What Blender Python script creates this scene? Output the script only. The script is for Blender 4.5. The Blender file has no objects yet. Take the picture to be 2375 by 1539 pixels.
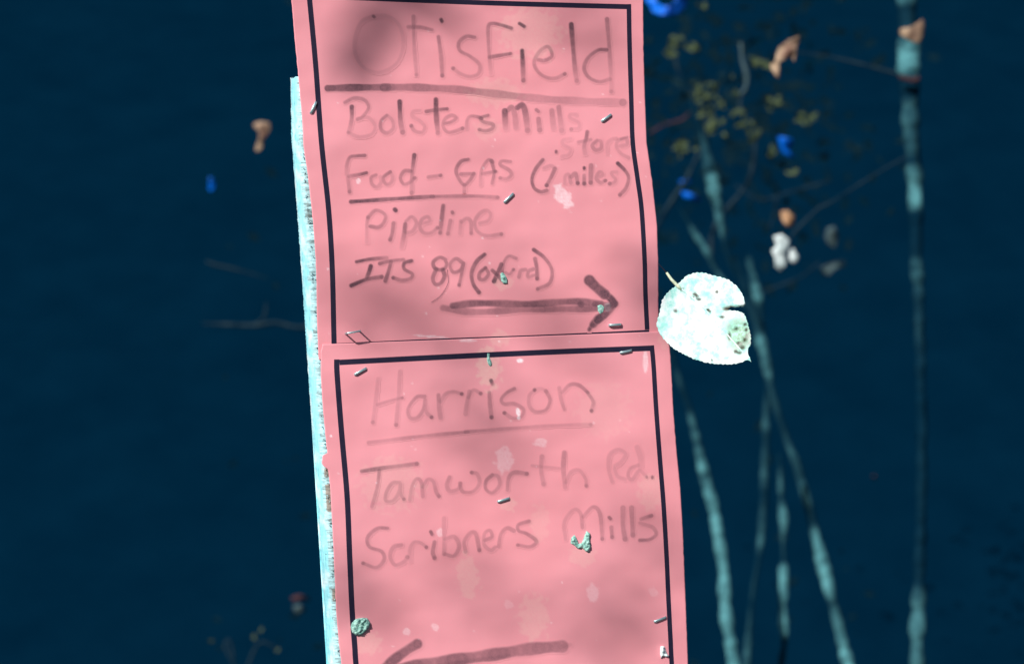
import bpy, bmesh, math, random
import numpy as np
from mathutils import Vector, noise
from mathutils.geometry import delaunay_2d_cdt
random.seed(7); rng = np.random.default_rng(7)
sc = bpy.context.scene
R = math.radians

# ------------------------------------------------------------------ camera
D, H, K = 1.4, 1.5, 0.27e-3          # distance to the sign, eye height, metres per photo pixel there
cam = bpy.data.cameras.new('camera'); camo = bpy.data.objects.new('camera', cam)
sc.collection.objects.link(camo); sc.camera = camo
camo.location = (0, -D, H); camo.rotation_euler = (R(90), 0, 0)
cam.sensor_width = 36; cam.lens = 36 * D / (2375 * K)
cam.clip_start = .05; cam.clip_end = 800
cam.dof.use_dof = True; cam.dof.focus_distance = D; cam.dof.aperture_fstop = 10

# ------------------------------------------------------------------ light
EL, AZ = 33, 34
S = Vector((-math.sin(R(AZ)) * math.cos(R(EL)), -math.cos(R(AZ)) * math.cos(R(EL)), math.sin(R(EL))))
w = bpy.data.worlds.new('World'); sc.world = w; w.use_nodes = True
nt = w.node_tree; nt.nodes.clear()
sky = nt.nodes.new('ShaderNodeTexSky'); sky.sky_type = 'NISHITA'; sky.sun_disc = False
sky.sun_elevation = R(EL); sky.sun_rotation = R(180 + AZ)
bg = nt.nodes.new('ShaderNodeBackground'); bg.inputs['Strength'].default_value = .05
wo = nt.nodes.new('ShaderNodeOutputWorld')
nt.links.new(sky.outputs[0], bg.inputs[0]); nt.links.new(bg.outputs[0], wo.inputs[0])
sun = bpy.data.lights.new('sun', 'SUN'); sun.energy = 4.2; sun.angle = R(.53); sun.color = (1, .975, .94)
suno = bpy.data.objects.new('sun', sun); sc.collection.objects.link(suno)
suno.rotation_euler = S.to_track_quat('Z', 'Y').to_euler()
sc.view_settings.view_transform = 'Standard'; sc.view_settings.look = 'None'
sc.view_settings.exposure = .40; sc.view_settings.gamma = 1; sc.view_settings.use_curve_mapping = False

# ------------------------------------------------------------------ helpers
CAM = Vector((0, -D, H))
YAW = R(12)
N = Vector((math.sin(YAW), -math.cos(YAW), 0))       # the board's front normal
P0 = Vector((-.0155, 0, H))

def ray(px, py): return Vector(((px - 1187.5) * K, D, -(py - 769.5) * K))
def on_plane(px, py, p, n):
    r = ray(px, py); return CAM + r * (n.dot(p - CAM) / n.dot(r))
def B(px, py, h=0.0): return on_plane(px, py, P0 + N * h, N)      # point h in front of the board plane
def A(px, py, d):                                                    # point d metres from the camera's plane
    return CAM + ray(px, py) * (d / D)
def unit(d): return K * d / D

def link(o): sc.collection.objects.link(o); return o
def empty(name, loc, label=None, cat=None, group=None):
    o = link(bpy.data.objects.new(name, None)); o.location = loc; o.empty_display_size = .05
    tag(o, label, cat, group); return o
def tag(o, label=None, cat=None, group=None, kind=None):
    if label: o['label'] = label
    if cat: o['category'] = cat
    if group: o['group'] = group
    if kind: o['kind'] = kind
    return o
def offs(parent):
    v = Vector((0, 0, 0))
    while parent is not None: v += parent.location; parent = parent.parent
    return v
def mesh(name, verts, faces, mat, parent=None, smooth=True, loc=None, attrs=None):
    """verts are world points; the object sits at loc (or at its parent)"""
    base = offs(parent) if loc is None else Vector(loc)
    m = bpy.data.meshes.new(name)
    m.from_pydata([tuple(Vector(v) - base) for v in verts], [], faces)
    if attrs:
        for k, a in attrs.items():
            at = m.attributes.new(k, 'FLOAT', 'POINT'); at.data.foreach_set('value', np.asarray(a, dtype=np.float32))
    if smooth: m.polygons.foreach_set('use_smooth', [True] * len(m.polygons))
    m.materials.append(mat); m.update()
    o = link(bpy.data.objects.new(name, m))
    if parent is not None: o.parent = parent
    elif loc is not None: o.location = loc
    if parent is not None and loc is not None: o.location = Vector(loc) - offs(parent)
    return o

def crom(pts, step):
    """Catmull-Rom through tuples of any length, resampled about every step (measured on the first two numbers)"""
    p = [np.array(q, float) for q in pts]
    if len(p) == 1: return np.array(p)
    p = [2 * p[0] - p[1]] + p + [2 * p[-1] - p[-2]]
    out = []
    for i in range(1, len(p) - 2):
        n = max(2, int(np.hypot(*(p[i + 1] - p[i])[:2]) / step) + 1)
        for k in range(n):
            t = k / n; a, b, c, d = p[i - 1], p[i], p[i + 1], p[i + 2]
            out.append(.5 * (2 * b + (c - a) * t + (2 * a - 5 * b + 4 * c - d) * t * t + (3 * b - a - 3 * c + d) * t ** 3))
    out.append(p[-2]); return np.array(out)

def tube(path, radii, sides=8, rough=0.0, cap=True):
    path = [Vector(p) for p in path]; vs, fs = [], []
    for i, p in enumerate(path):
        t = (path[min(i + 1, len(path) - 1)] - path[max(i - 1, 0)]).normalized()
        u = t.cross(Vector((0, 1, 0)));
        if u.length < .1: u = t.cross(Vector((1, 0, 0)))
        u.normalize(); v = t.cross(u)
        for k in range(sides):
            a = 2 * math.pi * k / sides
            r = radii[i] * (1 + rough * noise.noise(p * 23 + Vector((k * .7, 0, 0))))
            vs.append(p + (u * math.cos(a) + v * math.sin(a)) * r)
    for i in range(len(path) - 1):
        for k in range(sides):
            a, b = i * sides + k, i * sides + (k + 1) % sides
            fs.append((a, b, b + sides, a + sides))
    if cap:
        fs.append(tuple(range(sides))[::-1]); n = (len(path) - 1) * sides
        fs.append(tuple(range(n, n + sides)))
    return vs, fs

# ------------------------------------------------------------------ materials
class NT:
    def __init__(s, name):
        s.m = bpy.data.materials.new(name); s.m.use_nodes = True; s.t = s.m.node_tree; s.n = s.t.nodes
        s.b = s.n['Principled BSDF']
    def add(s, kind, **kw):
        o = s.n.new(kind)
        for k, v in kw.items():
            if k[0] == '_': setattr(o, k[1:], v)
            else: o.inputs[k].default_value = v
        return o
    def l(s, a, b): s.t.links.new(a, b)
    def coord(s, scale=(1, 1, 1)):
        c = s.add('ShaderNodeTexCoord'); mp = s.add('ShaderNodeMapping'); mp.inputs['Scale'].default_value = scale
        s.l(c.outputs['Object'], mp.inputs[0]); return mp.outputs[0]
    def noise(s, co, scale, detail=4, rough=.5):
        o = s.add('ShaderNodeTexNoise', Scale=scale, Detail=detail, Roughness=rough); s.l(co, o.inputs['Vector']); return o.outputs['Fac']
    def ramp(s, f, *stops):
        o = s.add('ShaderNodeValToRGB'); e = o.color_ramp.elements
        while len(e) < len(stops): e.new(.5)
        for i, (p, c) in enumerate(stops):
            e[i].position = p; e[i].color = tuple(c) + (1,) if not isinstance(c, (int, float)) else (c, c, c, 1)
        s.l(f, o.inputs[0]); return o.outputs[0]
    def mix(s, f, a, b, mode='MIX'):
        o = s.add('ShaderNodeMix', _data_type='RGBA', _blend_type=mode)
        for i, v in ((0, f), (6, a), (7, b)):
            if hasattr(v, 'is_linked') or hasattr(v, 'links'): s.l(v, o.inputs[i])
            elif isinstance(v, (int, float)): o.inputs[i].default_value = v
            else: o.inputs[i].default_value = tuple(v) + (1,)
        return o.outputs[2]
    def attr(s, name):
        return s.add('ShaderNodeAttribute', _attribute_name=name).outputs['Fac']
    def bump(s, h, strength, dist):
        o = s.add('ShaderNodeBump', Strength=strength, Distance=dist); s.l(h, o.inputs['Height']); s.l(o.outputs[0], s.b.inputs['Normal'])
    def col(s, c):
        if isinstance(c, tuple): s.b.inputs['Base Color'].default_value = c + (1,)
        else: s.l(c, s.b.inputs['Base Color'])
    def rough(s, r, spec=.3): s.b.inputs['Roughness'].default_value = r; s.b.inputs['Specular IOR Level'].default_value = spec

def paper_mat():
    t = NT('pink_paper'); co = t.coord()
    c = t.mix(t.ramp(t.noise(co, 9, 3), (.3, 0.), (.72, 1.)), (.80, .285, .325), (.80, .31, .36))
    c = t.mix(t.ramp(t.noise(co, 28, 5, .65), (.35, 0.), (.7, .30)), c, (.70, .255, .295))
    c = t.mix(t.ramp(t.noise(co, 1500, 2), (.35, 0.), (.65, .30)), c, (.70, .33, .36))
    c = t.mix(t.attr('beige'), c, (.78, .50, .44))
    c = t.mix(t.attr('white'), c, (.98, .86, .90))
    g = t.noise(co, 900, 3)
    k = t.add('ShaderNodeMath', _operation='MULTIPLY'); t.l(t.attr('ink'), k.inputs[0])
    t.l(t.ramp(g, (.2, .82), (.8, 1.)), k.inputs[1])
    c = t.mix(k.outputs[0], c, (.040, .024, .040))
    t.col(c); t.rough(.48, .32); t.bump(t.noise(co, 2200, 2), .10, .0002)
    return t.m
def simple(name, a, b, scale=60, rough=.8, spec=.2, stretch=(1, 1, 1), bump=0, bd=.002, lo=.35, hi=.65):
    t = NT(name); co = t.coord(stretch); n = t.noise(co, scale, 6, .6)
    t.col(t.mix(t.ramp(n, (lo, 0.), (hi, 1.)), a, b)); t.rough(rough, spec)
    if bump: t.bump(n, bump, bd)
    return t.m
def wood_mat():
    t = NT('weathered_board'); co = t.coord((1, 1, .12)); fine = t.noise(co, 900, 5, .7)
    c = t.mix(t.ramp(fine, (.30, 0.), (.52, 1.)), (.16, .46, .50), (.36, .84, .92))
    c2 = t.noise(t.coord(), 75, 4)
    c = t.mix(t.ramp(c2, (.46, 0.), (.62, .75)), c, (.82, .96, .98))
    co3 = t.coord((1, 1, .8)); sp = t.noise(co3, 420, 3, .8)
    c = t.mix(t.ramp(sp, (.64, 0.), (.70, .8)), c, (.10, .13, .10))
    # end grain laid bare: torn cross fibres on the inner strip
    f = t.noise(t.coord((.13, .13, 1)), 400, 6, .8)
    g = t.mix(t.ramp(f, (.36, 0.), (.54, 1.)), (.16, .22, .22), (.50, .80, .84))
    g = t.mix(t.attr('brown'), g, t.mix(t.ramp(f, (.4, 0.), (.6, 1.)), (.12, .10, .08), (.40, .27, .20)))
    t.col(t.mix(t.attr('torn'), c, g)); t.rough(.75, .25); t.bump(f, .5, .0008); return t.m
PAPER = paper_mat(); WOOD = wood_mat()
BORDER = simple('black_print', (.011, .010, .030), (.018, .013, .034), 200, .5, .3)
METAL = simple('staple_steel', (.42, .60, .62), (.62, .82, .84), 1500, .33, .6); METAL.node_tree.nodes['Principled BSDF'].inputs['Metallic'].default_value = .75
LUMP = simple('pale_crust', (.10, .28, .24), (.50, .80, .70), 620, .85, .2, bump=.6, bd=.0008)
CHALK = simple('chalky_white', (.70, .88, .88), (.95, .97, .97), 500, .8, .2)
def bark():  # dappled sunlight painted into the bark colour: pale where lit, near navy elsewhere
    t = NT('dappled_bark'); co = t.coord((1, 1, .4)); n = t.noise(co, 45, 5, .65)
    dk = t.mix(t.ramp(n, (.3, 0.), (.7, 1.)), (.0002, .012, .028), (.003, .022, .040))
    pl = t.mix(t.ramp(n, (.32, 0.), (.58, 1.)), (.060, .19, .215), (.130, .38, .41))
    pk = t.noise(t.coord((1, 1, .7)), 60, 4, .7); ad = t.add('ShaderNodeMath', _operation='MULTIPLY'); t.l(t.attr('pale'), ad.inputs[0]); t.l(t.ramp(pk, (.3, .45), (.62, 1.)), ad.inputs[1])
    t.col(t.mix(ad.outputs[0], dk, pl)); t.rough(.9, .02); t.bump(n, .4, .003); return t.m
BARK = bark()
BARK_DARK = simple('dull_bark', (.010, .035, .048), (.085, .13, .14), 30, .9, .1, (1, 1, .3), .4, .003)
POST = simple('stake_wood', (.20, .30, .28), (.38, .50, .46), 60, .85, .15, (1, 1, .1), .3)
BROWN = simple('dead_leaf_brown', (.22, .085, .04), (.50, .30, .17), 38, .7, .2)
TAN = simple('dead_leaf_tan', (.14, .060, .050), (.38, .27, .18), 45, .7, .2)
PALE = simple('pale_leaf', (.42, .52, .52), (.66, .74, .74), 50, .7, .2)
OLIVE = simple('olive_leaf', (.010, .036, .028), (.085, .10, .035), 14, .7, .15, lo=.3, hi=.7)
BLUE = simple('bright_blue', (.0, .030, .25), (.0, .16, .80), 30, .5, .3)
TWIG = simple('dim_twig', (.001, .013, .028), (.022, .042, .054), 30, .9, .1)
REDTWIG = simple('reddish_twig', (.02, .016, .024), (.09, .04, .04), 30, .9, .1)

# ------------------------------------------------------------------ setting: ground and wooded slope, its shade put into the colour
def slope_z(x, y):
    r = max(0, y - 7); z = min(r * .62, 16 + .05 * r)
    return z + .10 * noise.noise(Vector((x * .35, y * .35, 0))) * min(1, r / 2)
GND = simple('forest_floor_painted_shade', (.0001, .0098, .0240), (.0004, .0128, .0300), 3, .95, 0, lo=.3, hi=.7)  # the wood's deep shade is in this navy colour; no canopy darkens the slope
xs = np.unique(np.concatenate([np.linspace(-300, -14, 14), np.linspace(-14, 14, 60), np.linspace(14, 300, 14)]))
ys = np.unique(np.concatenate([np.linspace(-300, 2, 12), np.linspace(2, 40, 80), np.linspace(40, 300, 10)]))
vs = [(x, y, slope_z(x, y)) for y in ys for x in xs]; nx = len(xs)
fs = [(j * nx + i, j * nx + i + 1, (j + 1) * nx + i + 1, (j + 1) * nx + i) for j in range(len(ys) - 1) for i in range(nx - 1)]
tag(mesh('ground', vs, fs, GND), kind='structure')

# ------------------------------------------------------------------ the board (torn left edge, paper stapled to its face)
def L(tab, y): t = np.array(tab, float); return float(np.interp(y, t[:, 1], t[:, 0]))
board_left = [(674, 178), (676, 322), (691, 513), (704, 700), (715, 869), (722, 970), (735, 1150), (744, 1290), (753, 1422), (760, 1539), (778, 1800)]
board_loc = tuple(B(1130, 178, -.010)); BT, BB = 178, 1900
bloc = Vector((board_loc[0], board_loc[1] + .03, 0))
board = empty('sign_board', bloc, 'weathered pale plywood board on a stake, its torn left edge showing beside the pink papers', 'board')
rows = np.concatenate([np.arange(BT, 1560, 2.2), np.arange(1562, BB, 20)])
T = .018
cols = [(0, -T), (1.5, -T * .72), (4, -T * .5), (8, -T * .33), (12, -T * .2), (16, -T * .08), (19, -.0012), (22, -.0004), (25, 0), (29, 0), (33, 0), (37, 0), (42, 0), (50, 0), (80, 0), (400, 0), (740, 0)]
vs, torn, brown = [], [], []
for y in rows:
    xl = L(board_left, y)
    for j, (dx, h) in enumerate(cols):
        nz = noise.noise(Vector((y * .06, j * .9, 0))); nf = noise.noise(Vector((y * .45, j * 1.7, 3)))
        k = 1 if j < 14 else 0
        jag = (1.6 * nf + 1.2 * nz) if j < 8 else 0
        gouge = -max(0, noise.noise(Vector((y * .33, j * .15, 9))) - .02) * .0014 if 5 <= j < 14 else 0
        top = (6 - dx * .5) if (y == rows[0] and dx < 12) else 0
        vs.append(B(xl + dx + jag * k, y + top, h + .0006 * nf * k + gouge))
        brown.append(.85 if j > 6 and any(a + 5 * nf < y < b + 5 * nf for a, b in ((1083, 1106), (1124, 1186), (1366, 1392))) else .35 if j > 7 and (400 < y < 520 or 1200 < y < 1330) and nz > .1 else 0)
        torn.append(min(1, max(0, (dx - 15 - 5 * nz) / 3)) if j < 14 else 0)
nc = len(cols); nb = len(vs)
for i in (0, len(rows) - 1):     # back face corners
    pass
fs = [(i * nc + j, (i + 1) * nc + j, (i + 1) * nc + j + 1, i * nc + j + 1) for i in range(len(rows) - 1) for j in range(nc - 1)]
# back sheet and right side
bk = [B(L(board_left, rows[0]) + 740, rows[0], -T), B(L(board_left, rows[-1]) + 740, rows[-1], -T)]
vs += bk; torn += [0, 0]; brown += [0, 0]
e = (len(rows) - 1) * nc
fs += [(nc - 1, nb, nb + 1, e + nc - 1)[::-1], (0, nb, nb + 1, e)]
fs += [tuple([nb] + list(range(nc))), tuple([nb + 1] + list(range(e, e + nc))[::-1])]
mesh('plank', vs, fs, WOOD, board, attrs={'torn': torn, 'brown': brown})
# fibres splintering out of the torn edge
vs, fs = [], []
for i in range(70):
    y = random.uniform(330, 1540); xl = L(board_left, y); x = xl + random.uniform(22, 30)
    a = B(x, y, .0004); b = B(x + random.uniform(-5, 5), y + random.uniform(-3, 3), random.uniform(.0006, .0016))
    v, f = tube([a, (a + b) / 2 + Vector((0, 0, random.uniform(-.0004, .0004))), b], [.00035, .0003, .00012], 4)
    n = len(vs); vs += v; fs += [tuple(q + n for q in g) for g in f]
mesh('splinter', vs, fs, WOOD, board, smooth=False, attrs={'torn': [1.0] * len(vs)})['kind'] = 'stuff'
p = B(1150, 260, -T - .020); q = Vector((p.x + .03, p.y, -.3))
v = []
for c in (p, q):
    for sx, sy in ((-.02, -.018), (.02, -.018), (.02, .018), (-.02, .018)): v.append(c + Vector((sx, sy, 0)))
mesh('stake', v, [(0, 1, 2, 3), (7, 6, 5, 4)] + [(k, (k + 1) % 4, (k + 1) % 4 + 4, k + 4)[::-1] for k in range(4)], POST, board, smooth=False)

# ------------------------------------------------------------------ the papers
def relief(px, py):
    """how far the sheet stands off the board"""
    h = .0014
    h += .0011 * math.exp(-((px - 1140) / 170) ** 2 - ((py - 610) / 120) ** 2)
    h += .0012 * math.exp(-((px - 1420) / 130) ** 2 - ((py - 360) / 90) ** 2)
    h += .0010 * math.exp(-((px - 1290) / 190) ** 2 - ((py - 1380) / 110) ** 2)
    h += .0009 * math.exp(-((px - 930) / 110) ** 2 - ((py - 1180) / 160) ** 2)
    h += .0009 * noise.noise(Vector((px / 150, py / 95, 1))) + .0003 * noise.noise(Vector((px / 60, py / 45, 7)))
    h += .0010 * math.exp(-((px - 1510) / 55) ** 2 - ((py - 640) / 110) ** 2)
    if py < 190: h += .012 * ((190 - py) / 400) ** 2
    return h
UP = .0009
def h1(px, py): return relief(px, py)
def h2(px, py): return relief(px, py) + UP * min(1, max(.35, 1 - (py - 800) / 500))

beige, white = [], []       # blotches: x, y, rx, ry, tilt, strength
beige += [(1133, 852, 26, 48, -5, .62), (1230, 75, 70, 60, 0, .30), (1145, 215, 60, 30, 0, .28), (1130, 300, 28, 26, 0, .2), (1085, 1335, 25, 50, -6, .34), (1238, 1432, 32, 52, 0, .34),
          (1168, 655, 22, 16, 0, .4), (855, 1490, 30, 25, 0, .35), (905, 1120, 70, 60, 0, .22), (1400, 950, 60, 60, 0, .15), (1180, 1170, 20, 14, 20, .35), (1252, 1215, 20, 42, 0, .22),
          (1508, 1140, 30, 40, 0, .28), (1350, 1290, 32, 22, 0, .30), (1545, 790, 20, 14, 0, .3), (1160, 785, 22, 20, 0, .35)]
white += [(1206, 836, 8, 5, 0, 1.), (1202, 955, 5, 10, -10, 1.), (1203, 968, 4, 5, 0, .9), (831, 420, 5, 7, 10, .6), (1305, 455, 15, 32, -28, .55), (1170, 1066, 20, 26, 0, .30), (1253, 1027, 14, 11, 0, .30), (1375, 1372, 13, 20, 0, .25),
          (1010, 1455, 9, 8, 0, .35), (944, 1464, 8, 8, 0, .35), (1497, 838, 6, 26, 0, .5), (768, 1011, 3, 3, 0, .9), (1020, 1233, 8, 9, 0, .4), (1085, 790, 20, 3, 0, .5), (1410, 712, 8, 10, 0, .5), (1000, 780, 40, 2.5, 4, .5), (1515, 1370, 10, 12, 0, .15), (1180, 1400, 10, 9, 0, .15)]  # also holds a painted glare streak and thin sheen lines
for _ in range(60): white.append((random.uniform(760, 1520), random.uniform(40, 1530), random.uniform(1.5, 3), random.uniform(1.5, 3), 0, random.uniform(.15, .5)))
BLN = {}
def blot(tab, X, Y):
    out = np.zeros_like(X)
    for (x, y, rx, ry, tl, st) in tab:
        m = (np.abs(X - x) < rx * 2.2 + ry) & (np.abs(Y - y) < ry * 2.2 + rx)
        if not m.any(): continue
        c, s = math.cos(R(tl)), math.sin(R(tl)); dx, dy = X[m] - x, Y[m] - y
        u, v = (dx * c + dy * s) / rx, (-dx * s + dy * c) / ry
        nz = np.array([(noise.noise(Vector((a / 13 + x, b / 13 + y, 0))), noise.noise(Vector((a / 4.5 + y, b / 4.5, 2)))) for a, b in zip(dx, dy)])
        wob = .55 * nz[:, 0] + .25 * nz[:, 1]
        r = np.sqrt(u * u + v * v) + wob * (min(rx, ry) > 7)
        k = np.clip((1.12 - r) / (.28 if st < .8 else .35), 0, 1) * (.70 + .20 * np.clip(r, 0, 1) ** 3 + .45 * nz[:, 1])
        out[m] = np.maximum(out[m], np.clip(k, 0, 1) * st)
    return out

def edge(tab, t):
    a = np.array(tab, float); d = np.concatenate([[0], np.cumsum(np.hypot(*np.diff(a, axis=0).T))]); d /= d[-1]
    return np.interp(t, d, a[:, 0]), np.interp(t, d, a[:, 1])
def sheet(name, left, right, hf, root, nu=300, nv=340, ragged=0):
    t = np.linspace(0, 1, nv); lx, ly = edge(left, t); rx, ry = edge(right, t)
    for i in range(nv):
        lx[i] += .8 * noise.noise(Vector((i * .2, 1, 0))); rx[i] += .7 * noise.noise(Vector((i * .2, 5, 0)))
    s = np.linspace(0, 1, nu)
    X = lx[:, None] * (1 - s) + rx[:, None] * s; Y = ly[:, None] * (1 - s) + ry[:, None] * s
    vs = [B(x, y, hf(x, y)) for x, y in zip(X.ravel(), Y.ravel())]
    fs = [(i * nu + j, (i + 1) * nu + j, (i + 1) * nu + j + 1, i * nu + j + 1) for i in range(nv - 1) for j in range(nu - 1)]
    o = mesh(name, vs, fs, PAPER, root, attrs={'beige': blot(beige, X, Y).ravel(), 'white': blot(white, X, Y).ravel()})
    so = o.modifiers.new('thickness', 'SOLIDIFY'); so.thickness = .00012; so.offset = -1
    so.thickness = .00012
    return o
def strip(name, pts, wd, hf, root, mat=BORDER, lift=.00006):
    """a printed line as a flat ribbon lying on the sheet"""
    p = crom(pts, 6); vs, fs = [], []
    for i in range(len(p)):
        a = p[max(0, i - 1)][:2]; b = p[min(len(p) - 1, i + 1)][:2]; d = (b - a) / np.hypot(*(b - a)); n = np.array((-d[1], d[0]))
        ww = p[i][2] if len(p[i]) > 2 else wd
        for s in (-.5, 0, .5):
            q = p[i][:2] + n * ww * s; vs.append(B(q[0], q[1], hf(q[0], q[1]) + lift))
    fs = [(i * 3 + k, i * 3 + k + 1, i * 3 + k + 4, i * 3 + k + 3) for i in range(len(p) - 1) for k in (0, 1)]
    return vs, fs
def joined(name, strips, mat, root):
    vs, fs = [], []
    for v, f in strips: n = len(vs); vs += v; fs += [tuple(q + n for q in g) for g in f]
    return mesh(name, vs, fs, mat, root)

def ink(name, strokes, hf, root, label=None, soft=3.2, step=2.0, lift=.00012):
    """strokes: (width, density at start, density at end, end-dot, points)"""
    P = []
    for (wd, d0, d1, dot, pts) in strokes:
        c = crom(pts, 1.0)[:, :2] if len(pts) > 1 else np.array(pts, float)
        n = len(c); t = np.linspace(0, 1, n) if n > 1 else np.array([0.])
        wob = .12 * np.sin(np.arange(n) * .06 + wd + pts[0][0]) +   .05 * np.sin(np.arange(n) * .31 + pts[0][1])
        de = np.minimum(.95, (d0 + (d1 - d0) * t) * (1 + wob) * (1.22 + .25 * (wd < 12)))
        P.append((c, np.full(n, wd / 2.0) * (1 + .10 * np.sin(np.arange(n) * .07 + pts[0][1])), de))
        if dot > 0: P.append((c[-1:], np.array([wd * .52]), np.array([dot])))
    allc = np.concatenate([p[0] for p in P]); mr = max(p[1].max() for p in P) + soft + 2
    x0, y0 = np.floor((allc.min(0) - mr) / step) * step; x1, y1 = allc.max(0) + mr
    gx, gy = np.arange(x0, x1, step), np.arange(y0, y1, step); I = np.zeros((len(gy), len(gx)))
    for c, rad, de in P:
        J = np.zeros_like(I)
        for k in range(0, len(c)):
            r = rad[k] + soft; i0, i1 = np.searchsorted(gx, [c[k][0] - r, c[k][0] + r]); j0, j1 = np.searchsorted(gy, [c[k][1] - r, c[k][1] + r])
            d = np.hypot(gx[None, i0:i1] - c[k][0], gy[j0:j1, None] - c[k][1])
            v = np.clip((rad[k] + soft * .55 - d) / soft, 0, 1); v = v * v * (3 - 2 * v)
            edgeb = 1 + .18 * np.clip(d / rad[k], 0, 1) ** 2 - .09
            J[j0:j1, i0:i1] = np.maximum(J[j0:j1, i0:i1], v * de[k] * edgeb)
        I = 1 - (1 - I) * (1 - np.clip(J, 0, .97) * np.where(I > .05, .75, 1))
    keep = I > .015; idx = -np.ones(I.shape, int); vs, fs, A_, XX, YY = [], [], [], [], []
    cell = keep[:-1, :-1] | keep[1:, :-1] | keep[:-1, 1:] | keep[1:, 1:]
    def vid(j, i):
        if idx[j, i] < 0:
            idx[j, i] = len(vs); x, y = gx[i], gy[j]; vs.append(B(x, y, hf(x, y) + lift)); A_.append(I[j, i]); XX.append(x); YY.append(y)
        return idx[j, i]
    for j, i in zip(*np.nonzero(cell)): fs.append((vid(j, i), vid(j + 1, i), vid(j + 1, i + 1), vid(j, i + 1)))
    X, Y = np.array(XX), np.array(YY)
    o = mesh(name, vs, fs, PAPER, root, attrs={'ink': A_, 'beige': blot(beige, X, Y), 'white': blot(white, X, Y)})
    if label: o['label'] = label
    return o

left1 = [(672, -130), (676, 0), (683, 85), (691, 167), (701, 279), (704, 341), (714, 406), (726, 513), (732, 599), (734, 650), (735, 740), (739, 834)]
right1 = [(1493, -130), (1492, 0), (1493, 120), (1496, 220), (1500, 330), (1513, 420), (1524, 520), (1527, 610), (1527, 700), (1529, 812)]
s1 = empty('paper_sign', B(1130, 800, .002), 'upper pink paper sign handwritten Otisfield, with a black border and a right-pointing marker arrow', 'sign')
s1b = sheet('sheet', left1, right1, h1, s1)
joined('printed_border', [strip('', [(704, -130), (711, -70), (718, 0), (732, 150), (745.5, 330), (762, 485), (770.5, 620), (774, 760), (775, 806)], 12, h1, s1),
       strip('', [(730, -9.5), (800, -6), (1100, 6), (1300, 12), (1455, 16)], 11.5, h1, s1),
       strip('', [(1458.5, 10), (1460, 100), (1464, 230), (1467.5, 330), (1478, 410), (1488, 485), (1495, 600), (1497, 680), (1501, 764)], 10.5, h1, s1, lift=.00009),
       strip('', [(781, 801), (1000, 791), (1240, 782), (1400, 775), (1506, 770)], 11, h1, s1)], BORDER, s1)

W = ink
W('handwritten_word', [
    (8, .13, .11, 0, [(866, 38), (838, 52), (823, 90), (826, 130), (848, 160), (885, 168), (922, 145), (936, 100), (925, 58), (898, 38), (866, 38)]), (6, .7, .7, 0, [(866, 38), (868, 40)]),
    (8, .30, .16, .3, [(959, 39), (961, 107), (966, 174)]), (8, .28, .34, 0, [(947, 63), (975, 64), (1002, 70)]),
    (7, .8, .8, 0, [(1023, 46), (1025, 50)]), (9, .36, .28, .5, [(1017, 86), (1023, 129), (1026, 176)]),
    (8, .40, .16, .6, [(1101, 87), (1082, 85), (1065, 99), (1067, 118), (1090, 131), (1112, 150), (1110, 171), (1090, 178), (1067, 171), (1051, 159)]),
    (8, .50, .12, 0, [(1186, 66), (1164, 59), (1143, 55), (1133, 62), (1133, 97), (1135, 129), (1139, 172)]), (8, .36, .44, .4, [(1136, 133), (1160, 129), (1184, 125)]),
    (8, .85, .85, 0, [(1205, 55), (1216, 62)]), (10, .72, .28, .5, [(1211, 118), (1213, 155), (1214, 187)]),
    (8, .34, .26, .6, [(1248, 139), (1263, 141), (1280, 131), (1276, 114), (1267, 109), (1250, 122), (1239, 146), (1248, 167), (1267, 180), (1289, 182), (1310, 172)]),
    (10, .68, .16, .35, [(1325, 57), (1329, 107), (1334, 161), (1338, 188)]),
    (8, .46, .24, 0, [(1407, 116), (1387, 117), (1364, 135), (1355, 159), (1366, 180), (1390, 190), (1415, 184)]),
    (9, .40, .10, .35, [(1408, 45), (1413, 107), (1417, 172), (1418, 213)])], h1, s1, 'heading Otisfield in faded marker', soft=4)
W('underline', [(16, .72, .52, 0, [(760, 205), (800, 204), (860, 203), (900, 203)]), (17, .50, .18, .4, [(890, 203), (960, 203), (1060, 208), (1150, 218), (1250, 229), (1350, 235), (1445, 238)])], h1, s1)
W('handwritten_word', [
    (10, .58, .12, 0, [(816, 248), (816, 275), (810, 306)]), (8, .36, .22, 0, [(800, 238), (822, 228), (846, 233), (855, 250), (842, 270), (829, 277)]), (8, .16, .14, .25, [(829, 277), (854, 273), (870, 293), (861, 312), (833, 318), (808, 308)]),
    (8, .34, .18, 0, [(897, 268), (884, 281), (884, 300), (897, 309), (912, 298), (910, 279), (898, 268)]),
    (11, .62, .20, .4, [(927, 236), (929, 279), (934, 307)]),
    (8, .12, .22, .6, [(974, 257), (959, 259), (957, 270), (974, 281), (985, 294), (979, 307), (962, 304), (954, 292)]),
    (11, .72, .16, .25, [(1011, 231), (1012, 268), (1016, 309)]), (8, .44, .42, .4, [(989, 259), (1013, 255), (1037, 253)]),
    (8, .30, .22, .5, [(1030, 287), (1047, 283), (1058, 274), (1047, 268), (1032, 277), (1028, 294), (1039, 307), (1058, 304), (1073, 298)]),
    (8, .18, .42, 0, [(1082, 298), (1084, 279), (1092, 270), (1110, 272), (1117, 275)]),
    (8, .42, .26, .4, [(1132, 268), (1114, 274), (1122, 283), (1143, 289), (1141, 299), (1126, 304), (1112, 301)])], h1, s1, 'word Bolsters')
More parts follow.
